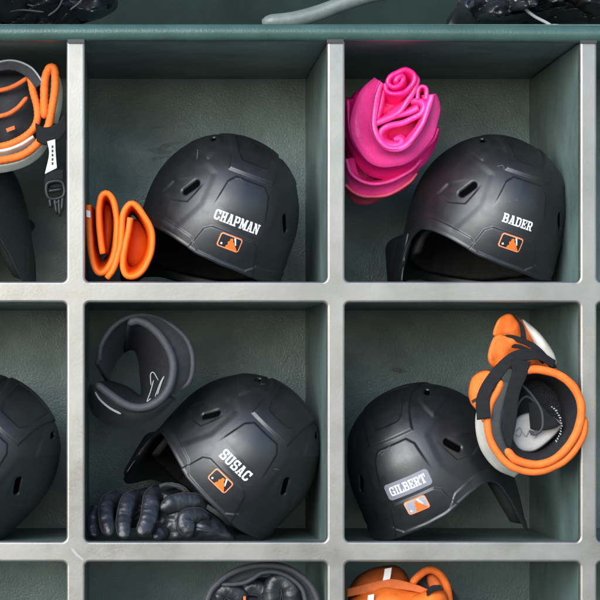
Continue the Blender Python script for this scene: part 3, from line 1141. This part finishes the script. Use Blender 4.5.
tube('edge_binding', P3(c6([(90, 285), (98, 210), (150, 128), (220, 82), (290, 72), (370, 90), (450, 138), (502, 202), (520, 284), (506, 372), (452, 418)]), (0.075, 0.070)), 0.0038, M['greytrim'], t, n=90)
up_o = c6([(78, 300), (98, 205), (150, 125), (220, 85)])
up_i = c6([(128, 378), (140, 330), (170, 270), (215, 225)])
band('flap', P3(up_o, 0.075), P3(up_i, 0.165), 0.0060, M['neoprene'], t, n=40)
tube('edge_binding', P3(ring_, 0.048), 0.0056, M['greytrim'], t, n=100, sides=12)
low_o = c6([(58, 385), (44, 445), (72, 520), (150, 575), (250, 572), (350, 528), (435, 452)])
low_i = c6([(70, 392), (90, 420), (140, 460), (205, 498), (270, 512), (335, 498), (400, 450)])
band('flap', P3(low_i, 0.060), P3(low_o, 0.105), 0.0075, M['neoprene'], t, n=60, bulge=0.005, wob=0.0012, wob_s=40)
stripe = c6([(70, 424), (95, 462), (140, 500), (190, 526)])
tube('stripe', [q + Vector((0, -0.008, 0)) for q in P3(stripe, 0.068)], 0.0016, M['greyprint'], t, n=30, flat=0.5)
for pts in ([(328, 395), (326, 345), (340, 335), (362, 372)], [(340, 370), (325, 425), (308, 470)], [(346, 448), (372, 380), (388, 352)], [(356, 440), (380, 372), (390, 350)], [(308, 470), (328, 455)]):
    q = P3(c6(pts), 0.070)
    tube('print_mark', q, 0.0008, M['greyprint'], t, n=24, sides=6)

# ------------------------------------------------------------------ black batting gloves
c7 = crop(80, 440, 3.75)


def finger(parent, path, rad):
    n, sides = 64, 22
    p = catmull(path, n)
    rr = [float(np.interp(i / (n - 1), np.linspace(0, 1, len(rad)), rad)) * 1.06 * math.sqrt(max(0.02, 1 - max(0.0, (i / (n - 1) - 0.86) / 0.14) ** 2)) for i in range(n)]
    verts, faces, seam = [], [], []
    cr = [(0.40, 0.035), (0.68, 0.04)]
    for i in range(n):
        t = (p[min(n - 1, i + 1)] - p[max(0, i - 1)]).normalized()
        u = Vector((0, -1, 0))
        u = (u - t * u.dot(t)).normalized()
        v = t.cross(u)
        s_ = i / (n - 1)
        for k in range(sides):
            a = 2 * math.pi * k / sides
            r = rr[i]
            ca = math.cos(a)
            for c0, d0 in cr:
                q = (s_ + 0.02 * math.sin(3 * a + c0 * 40) - c0) / 0.03
                r *= 1 - d0 * math.exp(-q * q) * (0.5 + 0.5 * ca)
            r *= 1 + 0.03 * math.sin(4 * a + s_ * 9)
            q = p[i] + u * ca * r * 0.72 + v * math.sin(a) * r * 1.16
            q = q + (q - p[i]).normalized() * (nz(q, 85) * 0.0012 - abs(nz(q, 140)) * 0.0012)
            verts.append(q)
        a = R(62)
        seam.append(p[i] + u * math.cos(a) * rr[i] * 0.73 + v * math.sin(a) * rr[i] * 1.17)
    for i in range(n - 1):
        for k in range(sides):
            j = (k + 1) % sides
            faces.append((i * sides + k, i * sides + j, (i + 1) * sides + j, (i + 1) * sides + k))
    faces.append(tuple(range(sides)))
    faces.append(tuple((n - 1) * sides + k for k in range(sides))[::-1])
    f_ = mesh_obj('finger', verts, faces, M['leather'], parent)
    tube('seam', seam[4:-4], 0.0007, M['neoprene'], f_, n=50, sides=6)
    return f_


def glove(label, fingers, palm, loc, cuff=None):
    g_ = empty('batting_glove', loc, label, 'glove', 'black batting gloves in the middle cubby')
    for pts, rad, y in fingers:
        finger(g_, P3(c7(pts), y), rad)
    for pts, y, h in palm:
        pillow('palm', c7(pts), y, h, M['leather'], g_, n=60, rings=14, wob=0.006, wob_s=42, crease=0.7)
    if cuff:
        band('cuff', P3(c7(cuff[0]), cuff[2]), P3(c7(cuff[1]), cuff[2] + 0.03), 0.005, M['neoprene'], g_, n=40, wob=0.002, wob_s=60)
    return g_


glove('black leather batting glove with glossy bent fingers hanging at the front edge of a shelf',
      [([(64, 255), (46, 305), (52, 372)], [0.008, 0.0082, 0.008, 0.007], (0.080, 0.060)),
       ([(140, 212), (104, 232), (98, 290), (112, 362)], [0.009, 0.0086, 0.0090, 0.0086, 0.0072], (0.085, 0.040)),
       ([(215, 212), (182, 232), (164, 300), (166, 372)], [0.010, 0.0098, 0.0092, 0.0090, 0.0076], (0.080, 0.034)),
       ([(285, 200), (268, 220), (258, 290), (228, 362)], [0.010, 0.0098, 0.0105, 0.0096, 0.0078], (0.075, 0.034))],
      [([(100, 230), (200, 190), (300, 170), (395, 180), (380, 230), (300, 290), (200, 330), (110, 300)], 0.115, 0.030)], P(125, 541, 0.08),
      ([(300, 175), (340, 165), (390, 185), (400, 225), (370, 245)], [(330, 180), (360, 172), (400, 190), (410, 220), (385, 240)], 0.075))
glove('crumpled black batting glove lying inside the opening of a tilted helmet',
      [([(470, 250), (430, 232), (360, 236), (300, 262)], [0.006, 0.0105, 0.011, 0.010, 0.005], (0.075, 0.055)),
       ([(480, 300), (440, 285), (395, 300), (408, 368)], [0.006, 0.010, 0.0105, 0.010, 0.005], (0.070, 0.045)),
       ([(330, 330), (300, 350), (280, 372)], [0.008, 0.009, 0.005], (0.070, 0.050))],
      [([(280, 280), (340, 245), (430, 240), (520, 290), (560, 340), (580, 382), (420, 386), (290, 380)], 0.085, 0.026)], P(195, 541, 0.08))

OFF_Y = -0.064
# ------------------------------------------------------------------ orange and black elbow guard
t = empty('elbow_guard', P(530, 470, 0.09), 'orange, black and white elbow guard with a round open end, resting on a helmet', 'elbow guard')
c8 = crop(460, 300, 3.336)
ringo = c8([(205, 235), (260, 232), (330, 250), (385, 300), (405, 370), (385, 450), (330, 520), (260, 550), (190, 535), (150, 490), (146, 420), (160, 350), (178, 285)])
ringi = c8([(215, 275), (260, 262), (300, 280), (330, 320), (342, 375), (330, 430), (295, 475), (255, 495), (215, 490), (185, 460), (175, 410), (182, 350), (195, 305)])
band('lining', P3(ringo, 0.055), P3(ringi, 0.125), 0.0055, M['meshfab'], t, n=90, closed=True, wob=0.0008, wob_s=60)
pillow('lining_floor', shrink(ringi, 1.08, c8([(258, 380)])[0]), 0.128, 0.010, M['meshfab'], t, n=60, rings=8, wob=0.004, wob_s=40)
tube('trim', P3(c8([(205, 238), (258, 232), (330, 250), (385, 300), (405, 370), (385, 450), (330, 520), (260, 549), (190, 534), (152, 497)]), (0.048, 0.048)), 0.0054, M['guard_orange'], t, n=110, sides=14, wob=0.0006, wob_s=80)
low = c8([(416, 392), (405, 462), (348, 535), (258, 572), (170, 553), (112, 488), (92, 420), (100, 350), (128, 298), (138, 268)])
tube('trim', P3(low, (0.052, 0.052)), 0.0050, M['guard_orange'], t, n=110, sides=14, wob=0.0006, wob_s=80)
lowin = c8([(404, 380), (388, 450), (332, 522), (262, 552), (190, 537), (148, 490), (130, 420), (140, 350), (155, 300), (165, 275)])
band('side_wall', P3(lowin, 0.050), P3(low, 0.054), 0.0060, M['neoprene'], t, n=90)
shell_in = c8([(98, 330), (92, 410), (108, 485), (150, 540), (200, 572)])
shell_out = c8([(70, 330), (58, 410), (74, 492), (122, 556), (186, 586)])
band('shell', P3(shell_in, 0.064), P3(shell_out, 0.120), 0.0060, M['cream'], t, n=50, bulge=0.003)
pillow('side_pad', c8([(28, 305), (42, 255), (90, 233), (140, 262), (132, 305), (105, 345), (85, 420), (58, 372), (36, 345)]), 0.085, 0.012, M['guard_orange'], t, n=70, rings=16, wob=0.006, wob_s=50, power=0.28, tilt=(-0.0006, 0.0))
pillow('top_pad', c8([(110, 118), (122, 74), (140, 54), (168, 46), (210, 72), (240, 120), (262, 165), (210, 150), (150, 122)]), 0.112, 0.011, M['guard_orange'], t, n=70, rings=16, wob=0.007, wob_s=50, power=0.26, tilt=(0.0009, 0.0))
pillow('top_pad', c8([(205, 66), (232, 80), (275, 120), (315, 180), (322, 218), (290, 200), (250, 150)]), 0.122, 0.012, M['cream'], t, n=50, rings=10, wob=0.003, wob_s=50, label='off white side of the top pad')
pillow('upper_pad', c8([(92, 190), (112, 125), (150, 112), (200, 130), (270, 165), (330, 240), (270, 236), (205, 240), (150, 225), (110, 225)]), 0.088, 0.010, M['guard_orange'], t, n=70, rings=16, wob=0.007, wob_s=50, power=0.26, tilt=(0.0006, 0.0))
for fa, fb, y in (([(176, 50), (200, 84), (206, 132)], [(190, 58), (212, 90), (220, 136)], 0.098),
                  ([(92, 196), (110, 152), (150, 120), (200, 126), (262, 158), (322, 226)], [(98, 206), (120, 166), (156, 136), (200, 140), (254, 170), (306, 230)], 0.074),
                  ([(128, 172), (150, 150), (200, 152), (250, 178), (285, 206)], [(130, 180), (154, 158), (200, 160), (246, 185), (278, 212)], 0.074),
                  ([(140, 116), (132, 140), (160, 142)], [(150, 118), (140, 134), (162, 134)], 0.074),
                  ([(120, 96), (150, 84), (176, 92)], [(121, 102), (150, 90), (174, 98)], 0.099)):
    band('trim_strip', P3(c8(fa), y), P3(c8(fb), y), 0.0022, M['webbing'], t, n=40)
for pts in ([(38, 335), (62, 322), (64, 332), (42, 345)], [(96, 305), (118, 295), (120, 302), (98, 312)]):
    flake('print_mark', c8(pts), 0.064, M['black'], t, 0.002)
s1a = c8([(60, 400), (58, 330), (88, 262), (145, 198), (195, 168), (262, 172), (318, 205)])
s1b = c8([(98, 395), (98, 322), (128, 268), (180, 210), (225, 198), (265, 198), (312, 224)])
band('strap', P3(s1a, (0.048, 0.060)), P3(s1b, (0.044, 0.056)), 0.0028, M['webbing'], t, n=60, wob=0.0012, wob_s=40)
s2a = c8([(134, 470), (146, 390), (158, 300), (176, 240), (172, 195)])
s2b = c8([(168, 495), (184, 405), (196, 315), (218, 255), (232, 205)])
band('strap', P3(s2a, (0.052, 0.044)), P3(s2b, (0.052, 0.042)), 0.0028, M['webbing'], t, n=60, wob=0.0012, wob_s=40)
patch = c8([(168, 440), (185, 395), (230, 375), (290, 382), (335, 405), (340, 425), (300, 470), (250, 505), (205, 505), (178, 480)])
pp = pillow('label_patch', patch, 0.098, 0.004, M['patch'], t, n=60, rings=8, power=0.25)
for pts in ([(186, 440), (200, 425), (206, 440), (196, 455), (186, 446)], [(210, 440), (220, 455), (232, 432), (236, 450), (250, 436), (256, 452), (246, 462)]):
    tube('print_mark', P3(c8(pts), 0.0910), 0.0006, M['greyprint'], pp, n=30, sides=6)
lp = c8([(215, 300), (250, 330), (268, 380), (262, 440), (240, 445), (234, 430), (262, 418)])
tube('cord', P3(c8([(205, 280), (240, 318), (272, 370), (274, 425), (250, 448), (232, 436)]), (0.075, 0.085)), 0.0020, M['greytrim'], t, n=50)
tube('cord', P3(c8([(180, 395), (196, 345), (222, 322), (252, 345), (264, 392)]), (0.07, 0.085)), 0.0016, M['greytrim'], t, n=40)
la = c8([(228, 345), (262, 350), (300, 385), (320, 400)])
lb = c8([(235, 425), (268, 430), (305, 425), (332, 412)])
band('strap', P3(la, 0.080), P3(lb, 0.082), 0.0040, M['webbing'], t, n=30, wob=0.002, wob_s=50)
for k in range(15):
    a0 = R(-52 + 6.2 * k)
    ce, r0, r1 = (250, 420), 85, 89 + (k * 7 % 3) * 1.5
    flake('print_mark', c8([(ce[0] + r * math.cos(a0 + d), ce[1] + r * 0.95 * math.sin(a0 + d)) for r, d in ((r0, 0), (r1, 0.02), (r1, .075), (r0, .05))]), 0.089, M['greyprint'], t, 0.001)
OFF_Y = 0.0

# ------------------------------------------------------------------ orange trimmed guard with buckle, upper left
t = empty('leg_guard', P(20, 175, 0.1), 'orange trimmed black guard with a hanging buckle, in the upper left cubby', 'guard')
c9 = crop(0, 40, 3.336)
pillow('pad', c9([(-240, 120), (-120, 90), (0, 88), (90, 92), (140, 130), (150, 230), (140, 300), (80, 370), (0, 395), (-130, 400), (-240, 330)]), 0.12, 0.040, M['neoprene'], t, n=80, rings=14, wob=0.004, wob_s=40)
tube('trim', P3(c9([(148, 262), (147, 200), (150, 130), (166, 92), (182, 102), (183, 165), (172, 235), (160, 290), (128, 342), (78, 382), (0, 402), (-120, 408), (-240, 380)]), (0.060, 0.060)), 0.0054, M['guard_orange'], t, n=140, sides=14, ridge=0.05, ridge_n=46)
tube('trim', P3(c9([(100, 118), (110, 170), (124, 225), (124, 268), (104, 305), (60, 336), (0, 356), (-120, 366), (-240, 340)]), 0.066), 0.0050, M['guard_orange'], t, n=120, sides=14, ridge=0.05, ridge_n=40)
for pts in ([(-120, 185), (0, 168), (50, 152), (96, 124)], [(-120, 262), (0, 254), (52, 232), (92, 190)]):
    tube('trim', P3(c9(pts), 0.074), 0.0032, M['guard_dull'], t, n=60, label='thin rust orange inner edging')
band('binding', P3(c9([(-240, 352), (-120, 378), (0, 370), (62, 352), (112, 322)]), 0.062), P3(c9([(-240, 366), (-120, 392), (0, 386), (68, 366), (120, 334)]), 0.072), 0.004, M['cream'], t, n=60)
band('binding', P3(c9([(-240, 402), (-120, 426), (0, 416), (75, 398), (130, 358), (158, 310)]), 0.064), P3(c9([(-240, 418), (-120, 448), (0, 438), (75, 420), (130, 385), (160, 340)]), 0.080), 0.005, M['cream'], t, n=60)
band('binding', P3(c9([(184, 112), (190, 160), (186, 220), (172, 275)]), 0.064), P3(c9([(196, 130), (203, 170), (200, 225), (186, 280)]), 0.080), 0.005, M['cream'], t, n=40)
band('strap', P3(c9([(118, 280), (150, 296), (190, 285), (216, 250)]), 0.050), P3(c9([(122, 332), (155, 346), (198, 328), (220, 300)]), 0.052), 0.004, M['webbing'], t, n=40, wob=0.0015, wob_s=50)
band('strap', P3(c9([(-160, 78), (-40, 82), (40, 72), (100, 96), (140, 148)]), 0.060), P3(c9([(-160, 104), (-40, 106), (36, 96), (86, 116), (122, 158)]), 0.062), 0.004, M['greyfab'], t, n=60, wob=0.001, wob_s=50)
tube('strap_edge', P3(c9([(-160, 74), (-40, 78), (40, 68), (104, 92), (146, 146)]), 0.058), 0.0014, M['greyprint'], t, n=60)
band('tag', P3(c9([(160, 338), (166, 380), (152, 446)]), 0.048), P3(c9([(182, 332), (184, 380), (188, 428)]), 0.048), 0.002, M['white'], t, n=24)
for i_ in range(5):
    flake('print_mark', c9([(172, 352 + 14 * i_), (178, 351 + 14 * i_), (178, 360 + 14 * i_), (172, 361 + 14 * i_)]), 0.0468, M['neoprene'], t, 0.0006)
band('webbing', P3(c9([(158, 438), (152, 470), (156, 495)]), 0.050), P3(c9([(208, 432), (208, 462), (206, 490)]), 0.050), 0.003, M['webbing'], t, n=24)
bk = tube('buckle', P3(c9([(158, 480), (206, 474), (212, 520), (164, 528)]), 0.046), 0.0030, M['plastic'], t, n=60, closed=True)
for pts in ([(160, 505), (210, 498)], [(166, 528), (170, 560)], [(182, 526), (190, 582)], [(196, 524), (200, 590)], [(210, 520), (206, 572)], [(176, 545), (206, 540)]):
    tube('prong', P3(c9([pts[0], tuple((np.array(pts[0]) + np.array(pts[1])) / 2), pts[1]]), 0.046), 0.0029, M['plastic'], bk, n=14)
for pts in ([(20, 296), (48, 286), (50, 298), (24, 308)],):
    flake('label_patch', c9(pts), 0.078, M['guard_dull'], t, 0.002)

# ------------------------------------------------------------------ bottom row: black guard
t = empty('elbow_guard', P(266, 640, 0.1), 'black elbow guard curled into a ring around black gloves, in the bottom row', 'elbow guard')
cA = crop(190, 555, 4.286)


def ell(cx, cy, rx, ry, n=20, a0=0, a1=360):
    return [(cx + rx * math.cos(R(a0 + (a1 - a0) * i / n)), cy - ry * math.sin(R(a0 + (a1 - a0) * i / n))) for i in range(n + (0 if a1 - a0 == 360 else 1))]


o_ = cA([(72, 230), (85, 165), (115, 125), (170, 82), (250, 52), (330, 44), (420, 58), (490, 102), (530, 152), (548, 230), (500, 330), (380, 380), (240, 380), (120, 320)])
i_ = shrink(o_, 0.80, cA([(310, 215)])[0])
band('pad', P3(o_, 0.055), P3(i_, 0.062), 0.010, M['greyfab'], t, n=110, closed=True, wob=0.002, wob_s=30, bulge=0.004)
tube('edge_binding', P3(o_, 0.050), 0.0042, M['greytrim'], t, n=110, closed=True)
tube('edge_binding', P3(cA([(135, 128), (220, 122), (268, 102), (310, 76), (370, 74), (430, 98), (482, 150), (500, 230)]), 0.048), 0.0030, M['greytrim'], t, n=70)
band('lining', P3(i_, 0.062), P3(shrink(i_, 0.7, cA([(310, 240)])[0]), 0.14), 0.005, M['meshfab'], t, n=80, closed=True)
t = empty('batting_glove', P(262, 640, 0.1), 'black leather batting glove stuffed inside the black guard of the bottom row', 'glove')
for pts, rad, y in (([(120, 205), (130, 165), (165, 150), (205, 175), (205, 230)], [0.006, 0.010, 0.011, 0.010, 0.006], 0.06),
                    ([(215, 160), (260, 140), (310, 150), (330, 190), (320, 240)], [0.006, 0.0085, 0.009, 0.009, 0.006], 0.066),
                    ([(345, 250), (352, 170), (360, 125), (400, 112), (432, 150), (440, 250)], [0.008, 0.0105, 0.011, 0.0115, 0.0115, 0.008], 0.06)):
    finger(t, P3(cA(pts), y), rad)
pillow('palm', cA([(120, 190), (220, 160), (330, 150), (440, 170), (470, 260), (380, 340), (200, 340), (110, 270)]), 0.085, 0.02, M['leather'], t, n=60, rings=12, wob=0.006, wob_s=42, crease=0.7)
flake('tag', cA([(228, 178), (238, 176), (240, 215), (230, 217)]), 0.050, M['guard_orange'], t, 0.001)

# ------------------------------------------------------------------ bottom row: orange guard
t = empty('elbow_guard', P(400, 660, 0.1), 'orange padded guard with a white stripe lying in the bottom row', 'elbow guard')
cB = crop(340, 555, 4.286)
pillow('top_pad', cB([(38, 150), (70, 95), (125, 62), (190, 46), (245, 46), (285, 80), (305, 135), (310, 230), (200, 330), (60, 300), (36, 230)]), 0.13, 0.055, M['guard_dull'], t, n=70, rings=14, wob=0.004, wob_s=40)
pillow('front_pad', cB([(30, 220), (70, 170), (130, 138), (220, 130), (320, 150), (400, 160), (450, 185), (470, 260), (400, 360), (200, 400), (50, 340)]), 0.085, 0.042, M['guard_orange'], t, n=70, rings=14, wob=0.005, wob_s=45)
pillow('front_pad', cB([(300, 190), (350, 160), (400, 140), (440, 150), (465, 190), (460, 260), (380, 300), (310, 270)]), 0.060, 0.024, M['guard_orange'], t, n=50, rings=10, wob=0.003, wob_s=50)
band('stripe', P3(cB([(196, 58), (192, 85), (186, 112)]), 0.073), P3(cB([(218, 54), (214, 85), (208, 112)]), 0.073), 0.003, M['white'], t, n=20)
band('stripe', P3(cB([(124, 172), (122, 200)]), 0.046), P3(cB([(142, 168), (140, 200)]), 0.046), 0.003, M['white'], t, n=12)
tube('trim', P3(cB([(305, 128), (330, 96), (368, 68), (400, 66), (432, 88), (456, 130), (466, 180), (470, 240)]), 0.075), 0.0052, M['guard_orange'], t, n=60)
pillow('side_pad', cB([(320, 120), (360, 75), (405, 70), (445, 110), (490, 150), (515, 190), (520, 260), (440, 300), (350, 260)]), 0.11, 0.020, M['neoprene'], t, n=60, rings=10, wob=0.004, wob_s=40)
pillow('inner_pad', cB([(372, 90), (405, 78), (440, 112), (455, 160), (420, 175), (385, 150)]), 0.092, 0.012, M['guard_dull'], t, n=40, rings=8, wob=0.004, wob_s=60)
band('strap', P3(cB([(30, 150), (120, 125), (220, 108), (320, 128), (375, 150)]), (0.078, 0.066)), P3(cB([(30, 176), (120, 158), (220, 140), (320, 152), (372, 164)]), (0.074, 0.064)), 0.003, M['guard_dull'], t, n=50, wob=0.001, wob_s=40)
band('strap', P3(cB([(370, 160), (395, 136), (432, 132)]), 0.038), P3(cB([(372, 172), (402, 152), (440, 146)]), 0.038), 0.003, M['webbing'], t, n=24)

# ------------------------------------------------------------------ on top of the rack
t = empty('cloth_bag', P(40, 27, 0.2), 'crumpled black nylon bag lying on the left end of the rack top', 'bag')
pillow('bag_body', [(-150, 27), (-120, -40), (-20, -60), (60, -50), (105, -20), (118, 4), (104, 17), (80, 23), (30, 27), (-60, 28)], 0.20, 0.11, M['cloth'], t, n=200, rings=56, wob=0.045, wob_s=13, crease=0.9, fine=0.7)
for pts in ([(22, 2), (34, 6), (46, 2), (50, -8)], [(48, 16), (58, 8), (64, -4)], [(70, 10), (80, 2), (86, -8)], [(0, 14), (20, 10), (44, 12)]):
    tube('seam', P3(pts, 0.088), 0.0014, M['greytrim'], t, n=30)
t = empty('jacket', P(545, 25, 0.2), 'crumpled black jacket with thin white piping lying on the right end of the rack top', 'jacket')
pillow('jacket_body', [(448, 27), (462, 0), (500, -30), (580, -50), (700, -40), (760, 0), (760, 30), (640, 30), (560, 29), (500, 28)], 0.18, 0.10, M['cloth'], t, n=220, rings=60, wob=0.045, wob_s=12, crease=0.9, fine=0.7)
tube('piping', P3([(512, -4), (522, 6), (534, 16), (547, 23), (552, 27), (549, 28)], 0.070), 0.0022, M['greyprint'], t, n=50)
tube('piping', P3([(549, 25), (566, 26), (585, 28), (610, 32), (660, 30)], 0.060), 0.0017, M['white'], t, n=50)
t2 = tube('curved_pipe', P3([(262, 22.5), (290, 20), (318, 13), (345, 3), (375, -6), (420, -12), (470, -14), (560, -16)], 0.36), 0.0115, M['pipe'], None, n=80, sides=16)
t2['label'] = 'pale grey green curved pipe rising from behind the rack top'
t2['category'] = 'pipe'
